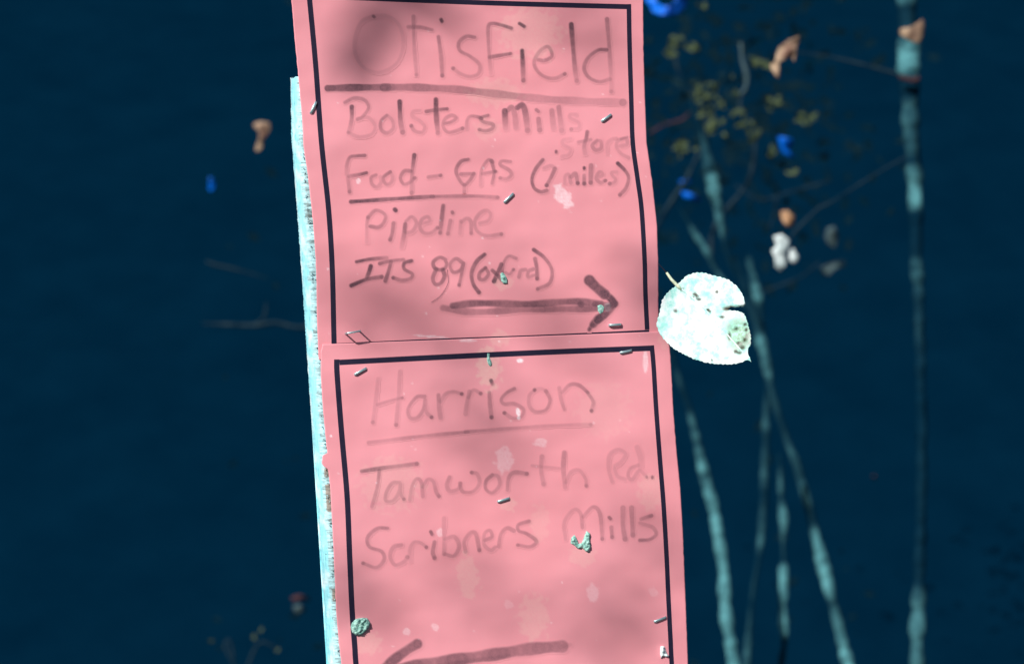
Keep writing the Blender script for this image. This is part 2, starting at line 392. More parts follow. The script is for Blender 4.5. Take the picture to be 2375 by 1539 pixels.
W('handwritten_word', [
    (13, .62, .18, 0, [(1171, 258), (1173, 297)]), (12, .42, .22, 0, [(1178, 256), (1187, 249), (1194, 266), (1197, 296)]), (13, .60, .20, .3, [(1200, 250), (1212, 244), (1219, 264), (1224, 303)]),
    (8, .34, .34, 0, [(1244, 255), (1249, 259)]), (11, .32, .24, .3, [(1249, 276), (1252, 302)]), (12, .36, .16, 0, [(1280, 257), (1284, 298)]), (12, .34, .14, .2, [(1296, 249), (1303, 303)]),
    (8, .12, .12, .4, [(1336, 266), (1323, 266), (1323, 274), (1342, 285), (1342, 298), (1325, 300)])], h1, s1, 'word Mills on the second line')
W('handwritten_word', [
    (8, .10, .12, 0, [(1323, 322), (1306, 326), (1306, 335), (1323, 346), (1319, 359), (1304, 363)]), (7, .5, .5, 0, [(1290, 351), (1290, 353)]),
    (9, .42, .14, 0, [(1362, 306), (1360, 320), (1355, 339), (1357, 357)]), (8, .24, .22, 0, [(1342, 330), (1370, 324)]),
    (8, .34, .16, 0, [(1385, 326), (1374, 337), (1381, 348), (1394, 344), (1394, 329), (1385, 326)]), (8, .10, .16, 0, [(1409, 357), (1409, 333), (1419, 324), (1430, 322)]),
    (8, .16, .20, 0, [(1437, 339), (1454, 335), (1452, 322), (1434, 326), (1430, 341), (1441, 357), (1458, 366)]), (5, .30, .25, 0, [(1440, 323), (1455, 318)])], h1, s1, 'word store')
W('handwritten_word', [
    (8, .5, .14, 0, [(846, 361), (827, 362), (812, 365), (805, 382), (804, 404)]), (8, .62, .22, 0, [(850, 401), (829, 406), (809, 409)]), (9, .24, .24, .4, [(807, 412), (811, 445)]),
    (8, .30, .14, 0, [(872, 406), (861, 412), (863, 427), (874, 434), (884, 423), (882, 410)]), (8, .40, .14, 0, [(905, 399), (889, 412), (895, 427), (906, 425), (911, 412), (905, 399)]),
    (8, .34, .24, .5, [(953, 397), (938, 397), (929, 412), (936, 427), (949, 424), (962, 413)]), (9, .52, .12, .4, [(961, 360), (956, 404), (955, 447)])], h1, s1, 'word Food')
W('dash', [(8, .26, .3, .6, [(994, 411), (1022, 407)])], h1, s1)
W('handwritten_word', [
    (8, .42, .28, 0, [(1086, 370), (1069, 375), (1058, 395), (1065, 416), (1077, 429), (1090, 418), (1099, 403)]), (8, .3, .3, 0, [(1069, 404), (1099, 403)]), (8, .24, .16, .25, [(1077, 429), (1077, 445)]),
    (8, .14, .30, 0, [(1115, 429), (1117, 395), (1132, 372), (1143, 376)]), (8, .5, .24, 0, [(1140, 373), (1146, 399), (1142, 425)]), (7, .22, .3, .7, [(1119, 403), (1150, 398)]),
    (8, .34, .18, .4, [(1184, 375), (1164, 374), (1161, 383), (1181, 395), (1186, 406), (1175, 415), (1160, 413)])], h1, s1, 'word GAS')
W('handwritten_word', [
    (8, .50, .40, 0, [(1259, 371), (1242, 393), (1234, 416), (1239, 436), (1254, 445), (1268, 442)]),
    (8, .16, .16, 0, [(1262, 390), (1277, 385), (1287, 390)]), (9, .36, .36, .8, [(1287, 392), (1278, 412), (1268, 430)]),
    (8, .16, .2, 0, [(1310, 425), (1311, 409), (1319, 405), (1324, 424)]), (9, .24, .35, .85, [(1325, 410), (1335, 403), (1340, 425)]),
    (7, .85, .85, 0, [(1355, 389), (1355, 391)]), (9, .25, .3, .85, [(1355, 407), (1355, 426)]), (10, .36, .24, .5, [(1371, 384), (1370, 424)]),
    (8, .22, .22, .6, [(1385, 413), (1398, 406), (1391, 399), (1383, 413), (1393, 424), (1404, 419)]), (8, .16, .2, .6, [(1430, 399), (1419, 400), (1421, 408), (1428, 416), (1424, 424), (1414, 426)]),
    (8, .58, .26, .5, [(1433, 379), (1449, 395), (1458, 412), (1452, 436), (1438, 452)])], h1, s1, 'bracketed (7 miles)')
W('underline', [(9, .62, .44, 0, [(814, 468), (920, 461), (1005, 456)]), (8, .40, .26, .3, [(1000, 456), (1100, 455), (1154, 458)])], h1, s1)
W('handwritten_word', [
    (8, .12, .26, 0, [(851, 562), (851, 524), (854, 504)]), (8, .26, .36, 0, [(854, 504), (872, 488), (893, 498), (891, 515), (878, 527), (859, 525)]),
    (9, .95, .95, 0, [(916, 486), (918, 488)]), (9, .40, .34, .3, [(913, 518), (910, 541), (905, 556)]),
    (10, .44, .12, 0, [(940, 520), (937, 547), (932, 573)]), (8, .24, .22, 0, [(942, 513), (955, 503), (966, 517), (957, 536), (942, 540)]),
    (8, .20, .24, .4, [(977, 519), (996, 513), (992, 503), (979, 509), (974, 526), (983, 540), (1000, 540), (1015, 528)]), (9, .46, .30, .4, [(1028, 477), (1024, 513), (1021, 540)]),
    (7, .4, .4, 0, [(1049, 492), (1050, 494)]), (9, .34, .22, .3, [(1045, 512), (1039, 542)]), (9, .22, .14, 0, [(1069, 513), (1067, 541)]), (8, .24, .24, .3, [(1071, 515), (1082, 507), (1092, 514), (1093, 541)]),
    (8, .18, .24, .45, [(1113, 518), (1132, 512), (1138, 497), (1128, 488), (1112, 496), (1101, 516), (1108, 537), (1130, 547), (1163, 543)])], h1, s1, 'word Pipeline', soft=3.8)
W('handwritten_word', [
    (8, .66, .24, 0, [(827, 607), (859, 601), (897, 598)]), (9, .66, .40, 0, [(860, 617), (856, 631), (850, 646)]), (9, .70, .40, .6, [(815, 662), (850, 648), (885, 642)]),
    (8, .44, .34, 0, [(881, 611), (907, 605), (936, 602)]), (9, .46, .44, 0, [(907, 607), (901, 630), (894, 651)]), (8, .50, .3, .8, [(954, 605), (938, 610), (938, 624), (956, 635), (952, 646), (932, 650), (912, 644)])], h1, s1, 'letters ITS')
W('handwritten_word', [
    (8, .40, .40, 0, [(1034, 602), (1020, 597), (1005, 608), (1010, 623), (1028, 625), (1036, 613), (1031, 600)]), (9, .44, .40, .3, [(1012, 624), (1004, 645), (1010, 659), (1023, 656), (1031, 640), (1027, 625)]),
    (8, .34, .40, .6, [(1075, 611), (1058, 600), (1044, 613), (1051, 631), (1069, 626), (1075, 611), (1069, 644), (1065, 661)])], h1, s1, 'number 89')
W('handwritten_word', [
    (9, .52, .46, .4, [(1124, 590), (1106, 606), (1094, 633), (1098, 659), (1111, 678)]),
    (8, .5, .30, .4, [(1126, 621), (1113, 633), (1112, 646), (1123, 648), (1133, 635), (1126, 621)]),
    (9, .42, .42, 0, [(1142, 627), (1154, 638), (1165, 650)]), (10, .6, .5, .8, [(1163, 613), (1155, 632), (1146, 652)]),
    (7, .34, .34, .6, [(1197, 599), (1180, 594), (1169, 608), (1165, 632)]), (7, .3, .3, .6, [(1172, 632), (1182, 636), (1191, 625)]),
    (8, .30, .24, 0, [(1204, 642), (1208, 628), (1219, 625)]), (8, .26, .26, 0, [(1237, 624), (1226, 629), (1225, 642), (1239, 638)]), (9, .42, .36, .6, [(1241, 600), (1245, 621), (1246, 646)]),
    (8, .5, .26, .5, [(1238, 579), (1263, 598), (1280, 626), (1275, 656), (1247, 670)])], h1, s1, 'bracketed (oxford)')
W('hairline_scratch', [(1.6, .7, .7, 0, [(1038, 626), (1039, 657), (1022, 686), (1001, 701)])], h1, s1, soft=2)
W('arrow', [
    (15, .66, .56, 0, [(1050, 709), (1109, 703), (1227, 705), (1328, 699), (1394, 704)]), (15, .40, .56, 0, [(1028, 714), (1076, 722), (1126, 723), (1227, 717), (1354, 716), (1417, 712)]),
    (24, .66, .76, 0, [(1367, 650), (1382, 665), (1402, 682)]), (15, .76, .72, 0, [(1398, 678), (1414, 690), (1426, 704)]), (12, .7, .6, 0, [(1380, 705), (1425, 708)]),
    (18, .6, .7, 0, [(1420, 710), (1400, 730), (1386, 742)]), (18, .7, .7, 0, [(1388, 738), (1376, 752)]), (9, .75, .8, 0, [(1374, 752), (1367, 764)]), (12, .8, .8, 0, [(1347, 705), (1348, 706)])], h1, s1, 'thick marker arrow pointing right', soft=6)
for x, y, wd, nm in ((1194, 852, 3, ''),): pass

left2 = [(748, 798), (744, 815), (744, 869), (749, 949), (755, 1010), (759, 1050), (748, 1056), (746, 1072), (750, 1080), (761, 1088), (766, 1131), (773, 1263), (777, 1356), (780, 1422), (786, 1490), (792, 1539), (818, 1800)]
right2 = [(1545, 768), (1553, 800), (1557, 850), (1562, 950), (1570, 1050), (1578, 1130), (1584, 1230), (1588, 1330), (1592, 1430), (1596, 1539), (1610, 1780)]
s2 = empty('paper_sign', B(1180, 1800, .002), 'lower pink paper sign handwritten Harrison, overlapping the bottom of the other sheet', 'sign')
sheet('sheet', left2, right2, h2, s2, nv=380)
joined('printed_border', [strip('', [(781, 833), (782, 870), (792, 1000), (805, 1150), (811, 1290), (817, 1420), (823, 1500), (826, 1545), (845, 1770)], 12.5, h2, s2),
       strip('', [(787.5, 840), (900, 834), (1100, 824), (1300, 815), (1508, 807)], 12.5, h2, s2),
       strip('', [(1511.5, 800.5), (1516, 850), (1522, 950), (1531, 1070), (1539, 1170), (1546, 1290), (1550, 1380), (1555, 1480), (1558, 1539), (1572, 1760)], 10.5, h2, s2, lift=.00009)], BORDER, s2)
W('handwritten_word', [
    (9, .12, .14, .35, [(877, 878), (872, 927), (865, 979)]), (9, .14, .16, .4, [(928, 861), (925, 916), (919, 985)]), (7, .22, .2, .35, [(876, 938), (905, 929), (933, 922)]),
    (8, .26, .2, .8, [(985, 919), (966, 921), (947, 947), (951, 968), (968, 968), (982, 949), (986, 925), (988, 953), (1001, 967)]),
    (10, .28, .22, 0, [(1017, 916), (1019, 945), (1022, 968)]), (8, .18, .22, .85, [(1022, 931), (1034, 913), (1052, 908), (1071, 913)]),
    (10, .22, .16, 0, [(1089, 908), (1083, 936), (1080, 959)]), (8, .18, .22, .7, [(1087, 921), (1098, 904), (1115, 912)]),
    (8, .6, .4, 0, [(1139, 882), (1142, 890)]), (9, .30, .24, .9, [(1135, 910), (1137, 940), (1140, 967)]),
    (8, .34, .18, .8, [(1193, 901), (1176, 910), (1163, 925), (1169, 936), (1193, 936), (1214, 949), (1208, 967), (1189, 969), (1170, 957)]),
    (8, .30, .16, .8, [(1266, 906), (1276, 927), (1266, 950), (1241, 954), (1228, 940), (1228, 917), (1240, 904)]), (8, .12, .12, 0, [(1241, 902), (1256, 901), (1268, 908)]),
    (8, .18, .22, 0, [(1297, 899), (1302, 927), (1309, 949)]), (8, .2, .34, 0, [(1304, 910), (1322, 892), (1343, 893), (1364, 910)]), (8, .30, .16, .8, [(1362, 909), (1376, 931), (1372, 952)])], h2, s2, 'heading Harrison in faded marker')
W('underline', [(8, .18, .30, 0, [(855, 1026), (979, 1011), (1086, 1001)]), (8, .28, .12, .3, [(1080, 1001), (1200, 992), (1300, 986), (1370, 984)])], h2, s2)
W('handwritten_word', [
    (9, .42, .26, .4, [(839, 1092), (893, 1084), (967, 1075)]), (8, .34, .20, 0, [(880, 1090), (876, 1125), (870, 1150), (863, 1174)]),
    (8, .22, .18, .5, [(927, 1118), (910, 1120), (897, 1140), (895, 1160), (912, 1160), (926, 1140), (929, 1122), (930, 1145), (937, 1157)]),
    (8, .2, .22, 0, [(951, 1158), (956, 1127), (966, 1110), (977, 1117), (981, 1150)]), (8, .2, .26, .3, [(981, 1128), (992, 1111), (1005, 1116), (1012, 1140), (1018, 1150)]),
    (9, .24, .2, 0, [(1043, 1106), (1037, 1124), (1043, 1138), (1062, 1134), (1069, 1120)]), (8, .24, .2, .6, [(1067, 1120), (1073, 1139), (1097, 1139), (1112, 1120), (1107, 1099), (1094, 1095)]),
    (8, .34, .2, 0, [(1142, 1101), (1128, 1114), (1127, 1133), (1142, 1142), (1159, 1124), (1155, 1104), (1141, 1101)]),
    (9, .26, .24, .5, [(1177, 1135), (1180, 1108), (1193, 1095), (1222, 1098)]), (10, .24, .14, .2, [(1257, 1058), (1255, 1088), (1261, 1122)]), (7, .16, .14, 0, [(1234, 1079), (1265, 1083), (1298, 1086)]),
    (11, .26, .18, 0, [(1309, 1049), (1307, 1088), (1311, 1129)]), (8, .14, .2, .4, [(1313, 1118), (1324, 1095), (1343, 1090), (1358, 1109), (1360, 1126)])], h2, s2, 'word Tamworth')
W('handwritten_word', [
    (9, .16, .12, 0, [(1420, 1116), (1412, 1088), (1414, 1056), (1433, 1042), (1451, 1052), (1441, 1070), (1427, 1080)]), (8, .12, .12, 0, [(1425, 1086), (1433, 1104), (1450, 1111)]),
    (12, .12, .12, 0, [(1478, 1037), (1486, 1062), (1485, 1085)]), (8, .18, .14, 0, [(1480, 1078), (1462, 1086), (1457, 1104), (1467, 1111), (1483, 1091), (1498, 1103)]), (6, .45, .45, 0, [(1500, 1105), (1500, 1106)]), (7, .5, .5, 0, [(1513, 1105), (1513, 1107)])], h2, s2, 'abbreviation Rd.')
W('handwritten_word', [
    (8, .34, .24, .45, [(899, 1224), (875, 1225), (853, 1245), (857, 1267), (885, 1278), (891, 1297), (873, 1315), (842, 1305)]),
    (9, .26, .14, .35, [(931, 1263), (913, 1268), (905, 1289), (916, 1309), (937, 1302), (945, 1291)]), (8, .10, .2, .7, [(952, 1301), (951, 1274), (960, 1257), (976, 1258), (989, 1268)]),
    (7, .45, .4, 0, [(999, 1232), (1002, 1238)]), (9, .36, .26, .5, [(1008, 1256), (1004, 1279), (1008, 1293)]),
    (9, .12, .2, 0, [(1030, 1201), (1030, 1236), (1030, 1284)]), (9, .2, .26, 0, [(1032, 1249), (1054, 1244), (1065, 1266), (1053, 1288), (1032, 1284)]),
    (9, .22, .26, .45, [(1080, 1278), (1077, 1255), (1091, 1235), (1104, 1238), (1112, 1275)]), (8, .26, .18, 0, [(1124, 1252), (1141, 1244), (1136, 1229), (1124, 1237), (1123, 1262), (1138, 1275), (1149, 1268)]),
    (9, .26, .24, 0, [(1157, 1266), (1162, 1238), (1176, 1224), (1192, 1230)]), (8, .34, .26, .3, [(1227, 1208), (1203, 1216), (1203, 1230), (1222, 1237), (1244, 1254), (1230, 1267), (1201, 1263)])], h2, s2, 'word Scribners')
W('handwritten_word', [
    (8, .12, .20, 0, [(1312, 1250), (1309, 1210), (1331, 1181), (1347, 1191), (1351, 1222)]), (9, .22, .26, .4, [(1353, 1197), (1376, 1175), (1392, 1192), (1397, 1249)]),
    (8, .4, .4, 0, [(1413, 1199), (1416, 1202)]), (9, .24, .26, .4, [(1418, 1222), (1420, 1245)]), (11, .24, .22, .3, [(1445, 1177), (1445, 1218), (1450, 1249)]), (11, .26, .22, .25, [(1465, 1177), (1468, 1240)]),
    (8, .44, .2, 0, [(1511, 1195), (1487, 1203)]), (8, .16, .38, 0, [(1484, 1212), (1500, 1217), (1515, 1223), (1522, 1238), (1507, 1250), (1484, 1252)])], h2, s2, 'word Mills on the last line')
W('arrow', [
    (27, .44, .58, 0, [(1304, 1498), (1270, 1500), (1212, 1506), (1150, 1516), (1100, 1523), (1000, 1537), (930, 1550)]), (9, .18, .22, 0, [(1322, 1494), (1308, 1497)]), (9, .25, .3, 0, [(1180, 1520), (1090, 1532), (1000, 1547)]),
    (22, .66, .56, 0, [(968, 1492), (945, 1506), (915, 1528), (890, 1552)]), (22, .6, .6, 0, [(890, 1552), (930, 1580), (960, 1600)])], h2, s2, 'thick marker arrow pointing left', soft=7)

# ------------------------------------------------------------------ staples
def staple(a, b, root, stand=.0006, label=None, hf=h1, wd=.0016):
    th = .0007
    def pt(p, h): return B(p[0], p[1], hf(p[0], p[1]) + h)
    A0, B0 = pt(a, stand), pt(b, stand); d = (B0 - A0).normalized(); side = N.cross(d).normalized()
    path = [(A0 - N * (stand + .003)), A0 + d * .0002 - N * .0002, A0 + d * .0009 + N * .0003, (A0 + B0) / 2 + N * .00035, B0 - d * .0009 + N * .0003, B0 - d * .0002 - N * .0002, (B0 - N * (stand + .003))]
    vs, fs = [], []
    for i, p in enumerate(path):
        t = (path[min(i + 1, 6)] - path[max(i - 1, 0)]).normalized(); u = side; v = t.cross(u).normalized()
        for k in range(8):
            an = 2 * math.pi * (k + .5) / 8; c, s = math.cos(an), math.sin(an)
            c = math.copysign(abs(c) ** .6, c); s = math.copysign(abs(s) ** .6, s)
            vs.append(p + u * c * wd / 2 + v * s * th / 2)
    for i in range(6):
        for k in range(8): fs.append((i * 8 + k, i * 8 + (k + 1) % 8, (i + 1) * 8 + (k + 1) % 8, (i + 1) * 8 + k))
    fs += [tuple(range(8))[::-1], tuple(range(48, 56))]
    o = mesh('staple', vs, fs, METAL, root)
    if label: o['label'] = label
    return o
staple((720.5, 264), (733.5, 236), s1, hf=h1)
staple((1395, 282), (1418, 265), s1)
staple((1169, 470), (1191, 448), s1)
staple((1413, 754), (1441, 752), s1, hf=h2)
staple((804, 773), (837, 767), s1, .0075, 'half-driven staple standing off the paper', wd=.0011)
staple((822, 869), (850, 853), s2, hf=h2)
staple((1438, 818), (1466, 812), s2, hf=h2)
staple((1154, 1163), (1182, 1154), s2, hf=h2)
staple((1517, 1441), (1545, 1430), s2, hf=h2)

# ------------------------------------------------------------------ crusty lumps on the papers
def lump(name, cx, cy, poly, hgt, mat, label, cat, hf=h2, seed=0):
    """a bumpy crust filling an outline given in offsets from (cx, cy)"""
    pv = [Vector((x, y)) for x, y in poly]; n = len(pv); ins = []
    x0 = min(p.x for p in pv); x1 = max(p.x for p in pv); y0 = min(p.y for p in pv); y1 = max(p.y for p in pv)
    x = x0
    while x < x1:
        y = y0
        while y < y1: ins.append(Vector((x + random.uniform(-.5, .5), y + random.uniform(-.5, .5)))); y += 2.3
        x += 2.3
    V, E, F, *_ = delaunay_2d_cdt(pv + ins, [(i, (i + 1) % n) for i in range(n)], [], 1, 1e-4)
    seg = [(pv[i], pv[(i + 1) % n]) for i in range(n)]
    def dist(p):
        m = 1e9
        for a, b in seg:
            t = max(0, min(1, (p - a).dot(b - a) / max(1e-9, (b - a).length_squared))); m = min(m, (p - a - (b - a) * t).length)
        return m
    loc = B(cx, cy, hf(cx, cy)); vs = []
    for p in V:
        d = min(1, dist(p) / 7); k = math.sqrt(d * (2 - d))
        z = hgt * k * (.75 + .55 * noise.noise(Vector((p.x * .16, p.y * .16, seed))) + .35 * noise.noise(Vector((p.x * .5, p.y * .5, seed))))
        vs.append(B(cx + p.x, cy + p.y, hf(cx + p.x, cy + p.y) - .0002 + max(0, z)))
    fs = [tuple(f) for f in F]
    o = mesh(name, vs, fs, mat, None, loc=loc); o.data.validate()
    tag(o, label, cat); return o
def blob(rx, ry, n=22, seed=0, wob=.18): return [(rx * math.cos(a) * (1 + wob * noise.noise(Vector((math.cos(a) * 2, math.sin(a) * 2, seed)))), ry * math.sin(a) * (1 + wob * noise.noise(Vector((math.cos(a) * 2, math.sin(a) * 2, seed + 5))))) for a in [2 * math.pi * i / n for i in range(n)]]
lump('crusty_lump', 834, 1452, [(-21, 2), (-18, -9), (-9, -18), (6, -21), (18, -20), (25, -9), (22, 4), (14, 12), (4, 21), (-8, 21), (-17, 14)], .0034, LUMP, 'round grey-green crusty lump stuck on the left black border of the lower sign', 'lump')
lump('crusty_lump', 1346, 1256, [(-21, -10), (-14, -17), (-9, -10), (-4, 4), (3, 2), (8, -10), (14, -26), (23, -20), (23, -5), (25, 10), (20, 26), (12, 22), (4, 14), (-6, 16), (-14, 8), (-23, 3)], .0030, LUMP, 'split grey-green crusty lump under the M of the last word Mills', 'lump', seed=4)
lump('crusty_lump', 1539, 1511, [(-7, -14), (2, -14), (8, 4), (13, 8), (10, 12), (-2, 10), (-6, 16), (-8, 2)], .0034, CHALK, 'small chalky white wedge beside the lower right black border', 'lump', seed=8)
lump('crusty_lump', 1168, 641, [(-8, -7), (-2, -10), (4, -4), (9, 6), (9, 16), (0, 18), (-6, 10)], .0022, LUMP, 'small pale green crust over the word in brackets on the upper sign', 'lump', hf=h1, seed=11)
lump('crusty_lump', 1394, 716, [(-9, -8), (0, -11), (8, -5), (6, 8), (-2, 13), (-8, 6)], .0012, LUMP, 'tiny pale speck of crust on the head of the right-pointing arrow', 'lump', hf=h1, seed=14)
lump('crusty_lump', 1133, 829, [(-3, -11), (3, -10), (3, 0), (9, 14), (6, 22), (0, 18), (-4, 6)], .0014, LUMP, 'thin chain of pale crumbs crossing the top border of the lower sign', 'lump', seed=17)

# ------------------------------------------------------------------ the bleached leaf caught at the paper's right edge
out = [(1570.5, 662), (1577, 653.6), (1593, 639), (1614, 632), (1635, 633), (1656, 639), (1670, 642), (1691, 649), (1710, 664), (1722, 681), (1727.5, 697), (1727.5, 708), (1708, 712), (1694, 713), (1687, 717), (1694, 719.5), (1712, 721), (1726, 727),
       (1733, 743), (1738, 762), (1742, 780), (1741, 799), (1735, 809.5), (1734, 818), (1739, 828), (1743, 839), (1735, 835), (1728.5, 836.6), (1712, 843), (1691, 845), (1660, 844), (1635, 840), (1608, 832), (1583, 820), (1562, 807.5), (1543.5, 791), (1529, 772),
       (1522.7, 753), (1525, 741), (1531, 720), (1535, 697), (1545.6, 681), (1560, 668)]
LP = B(1526, 752, relief(1526, 752) + .0035); LN = Vector((-.33, -.90, .22)).normalized()
def leafpt(x, y, extra=0.0):
    u, v = (x - 1640) / 100, (y - 740) / 100
    mid = abs((x - 1570) * .717 - (y - 662) * .697) / 100            # distance to the midrib line
    z = .0022 * u * u + .0016 * v * v + .0035 * min(.5, mid) + .0009 * noise.noise(Vector((u * 3, v * 3, 0))) + .0004 * noise.noise(Vector((u * 9, v * 9, 4)))
    dn = math.hypot((x - 1722) / 30, (y - 703) / 12)
    z += .006 * max(0, 1 - dn) * (1 if y < 712 else -.6)
    z -= .003 * math.exp(-((x - 1705) / 22) ** 2 - ((y - 770) / 28) ** 2)
    return on_plane(x, y, LP + LN * (z + extra), LN)
dense = []
for i in range(len(out)):
    a, b = Vector(out[i]), Vector(out[(i + 1) % len(out)]); m = max(1, int((b - a).length / 3))
    for k in range(m):
        p = a.lerp(b, k / m); nrm = Vector((-(b - a).y, (b - a).x)).normalized()
        dense.append(p + nrm * (.9 * math.sin((i * 7 + k) * 1.9) + .7 * noise.noise(Vector((p.x * .2, p.y * .2, 0)))))
n = len(dense); ins = [Vector((x + random.uniform(-.6, .6), y + random.uniform(-.6, .6))) for x in np.arange(1524, 1744, 4) for y in np.arange(634, 846, 4)]
V, E, F, *_ = delaunay_2d_cdt(dense + ins, [(i, (i + 1) % n) for i in range(n)], [], 1, 1e-4)
t = NT('bleached_leaf'); co = t.coord()
c = t.mix(t.ramp(t.noise(co, 130, 7, .72), (.40, 0.), (.62, 1.)), (.80, .88, .87), (.30, .68, .62))
c = t.mix(t.attr('rot'), c, t.ramp(t.noise(co, 260, 5, .7), (.38, (.08, .11, .06)), (.5, (.22, .42, .26)), (.62, (.42, .74, .60))))
c = t.mix(t.attr('spot'), c, (.03, .03, .012)); t.col(c); t.rough(.6, .3); t.bump(t.noise(co, 420, 4), .35, .0006)
LEAF = t.m
spots = [(1612, 682, 4, 3), (1617, 687, 3, 2), (1621, 694, 4.5, 2.6), (1642, 719, 3.6, 3), (1646, 723, 3, 2), (1663, 677, 3.4, 2.6), (1675, 735, 5, 2.2), (1583, 672, 2.5, 2), (1606, 690, 2.5, 1.5), (1708, 761, 3, 2.5), (1738, 741, 3, 4), (1729, 752, 3, 3), (1731, 765, 3, 3), (1728, 788, 3.5, 3), (1712, 795, 3, 2), (1706, 815, 3, 3), (1715, 818, 5, 3), (1722, 806, 6, 4), (1686, 716, 9, 4), (1695, 713, 8, 3.5), (1692, 779, 3, 8), (1652, 835, 1.5, 1.5), (1567, 721, 3, 3)]  # the two at the notch paint the shadow inside the fold
rot, spot = [], []
for p in V:
    r = math.exp(-(((p.x - 1715) / 34) ** 2 + ((p.y - 777) / 42) ** 2) ** 1.2); rot.append(min(1, r * 1.2) * .8)
    m = 0
    for x, y, rx, ry in spots:
        d = math.hypot((p.x - x) / (rx + 1.6), (p.y - y) / (ry + 1.6)); m = max(m, min(1, max(0, 1.35 - d) * 1.2))
    spot.append(m)
lf = empty('bleached_leaf', leafpt(1570, 662), 'large bleached white heart-shaped leaf caught at the right edge of the pink signs', 'leaf')
bl = mesh('blade', [leafpt(p.x, p.y) for p in V], [tuple(f) for f in F], LEAF, lf, attrs={'rot': rot, 'spot': spot})
so = bl.modifiers.new('thickness', 'SOLIDIFY'); so.thickness = .0003
STEM = simple('leaf_stalk', (.50, .62, .40), (.85, .92, .70), 300, .6, .3)
a = leafpt(1573, 664, .0004); tip = B(1527, 611, relief(1527, 611) + .001)
mid = A(1546, 632, (leafpt(1570, 662).y + D) + .001)
v, f = tube([leafpt(1580, 671, .0005), a, a.lerp(mid, .5) + Vector((-.0006, 0, 0)), mid], [.0007, .0012, .0010, .0008], 8); mesh('stalk', v, f, STEM, lf)
v, f = tube([mid, mid.lerp(tip, .5), tip], [.00028, .0002, .0002], 6); mesh('thread', v, f, REDTWIG, lf)
rib = crom([(1573, 664), (1610, 694), (1650, 733), (1695, 785), (1738, 833)], 6)
v, f = tube([leafpt(q[0], q[1], .0002) for q in rib], list(np.linspace(.0008, .0003, len(rib))), 6); mesh('midrib', v, f, LEAF, lf)
vv, ff = [], []
for t0, sgn, ln in ((.08, 1, 70), (.22, 1, 62), (.38, 1, 52), (.55, 1, 40), (.10, -1, 72), (.25, -1, 60), (.42, -1, 46), (.6, -1, 36)):
    bx, by = 1573 + 165 * t0, 664 + 169 * t0; ang = math.atan2(169, 165) - sgn * R(48)
    pts = [leafpt(bx + ln * s * math.cos(ang + sgn * .25 * s), by + ln * s * math.sin(ang + sgn * .25 * s), .0001) for s in np.linspace(0, 1, 8)]
    v, f = tube(pts, list(np.linspace(.0004, .00015, 8)), 5); k = len(vv); vv += v; ff += [tuple(q + k for q in g) for g in f]
mesh('side_vein', vv, ff, LEAF, lf)
v = [Vector(q) for q in (B(1523, 607, relief(1523, 607) + .0012),)]

# ------------------------------------------------------------------ saplings and litter out of focus behind
def stem(name, pts, d, mat, parent, dapple=None, sides=8, rough=.25):
    """pts: (px, py, width in px); dapple: (py, how strongly sun dapple is painted into the bark there)"""
    c = crom(pts, 6); u = unit(d); path, rad, pale = [], [], []
    for i, q in enumerate(c):
        path.append(A(q[0], q[1], d))
        k = float(np.interp(q[1], [a for a, b in dapple], [b ** 1.6 for a, b in dapple])) if dapple else 0
        rad.append(max(.0008, q[2] * u / 2 * ((.80 + .2 * min(1, k * 1.6) if dapple else 1) + .26 * noise.noise(Vector((q[1] / 22, q[0] / 50, d))))))
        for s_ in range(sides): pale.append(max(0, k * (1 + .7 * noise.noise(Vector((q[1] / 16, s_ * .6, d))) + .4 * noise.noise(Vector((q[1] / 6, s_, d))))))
    v, f = tube(path, rad, sides, rough)
    return mesh(name, v, f, mat, parent, attrs={'pale': pale} if dapple else None)
def sapling(label, d, base_px, group='slender saplings behind the signs'):
    b = A(base_px, 769, d); return empty('sapling', (b.x, b.y, 0), label, 'sapling', group)
def ground_py(d): return 769.5 + H / unit(d)

d = 4.3
t1 = sapling('slender pale sapling bending up just right of the lower pink sign', d, 1760)
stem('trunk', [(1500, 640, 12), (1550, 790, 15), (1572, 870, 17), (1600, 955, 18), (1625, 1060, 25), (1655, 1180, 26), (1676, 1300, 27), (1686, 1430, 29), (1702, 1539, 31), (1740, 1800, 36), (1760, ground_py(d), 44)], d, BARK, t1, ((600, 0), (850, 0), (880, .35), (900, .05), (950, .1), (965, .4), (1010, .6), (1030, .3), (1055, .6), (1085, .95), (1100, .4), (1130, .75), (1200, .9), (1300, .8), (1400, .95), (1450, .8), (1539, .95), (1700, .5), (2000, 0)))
d = 4.6
t2 = sapling('long slanting sapling passing behind the bleached leaf to the lower right', d, 2100)
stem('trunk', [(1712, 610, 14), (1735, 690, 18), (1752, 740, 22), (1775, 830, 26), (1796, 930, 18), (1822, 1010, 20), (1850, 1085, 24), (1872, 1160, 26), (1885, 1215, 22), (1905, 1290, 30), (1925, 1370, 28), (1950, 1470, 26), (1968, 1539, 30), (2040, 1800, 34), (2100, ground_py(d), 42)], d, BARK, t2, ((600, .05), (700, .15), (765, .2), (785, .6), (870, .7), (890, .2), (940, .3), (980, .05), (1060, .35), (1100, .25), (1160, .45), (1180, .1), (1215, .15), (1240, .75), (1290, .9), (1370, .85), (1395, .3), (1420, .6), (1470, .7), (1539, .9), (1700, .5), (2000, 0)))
stem('branch', [(1580, 180, 8), (1605, 240, 10), (1630, 320, 16), (1648, 400, 34), (1658, 450, 34), (1672, 520, 20), (1690, 600, 14), (1735, 690, 16)], d, BARK, t2, ((180, 0), (300, .1), (330, .35), (380, .3), (403, .3), (415, .85), (450, .75), (480, .4), (530, .5), (560, .1), (650, .05), (690, .1)))
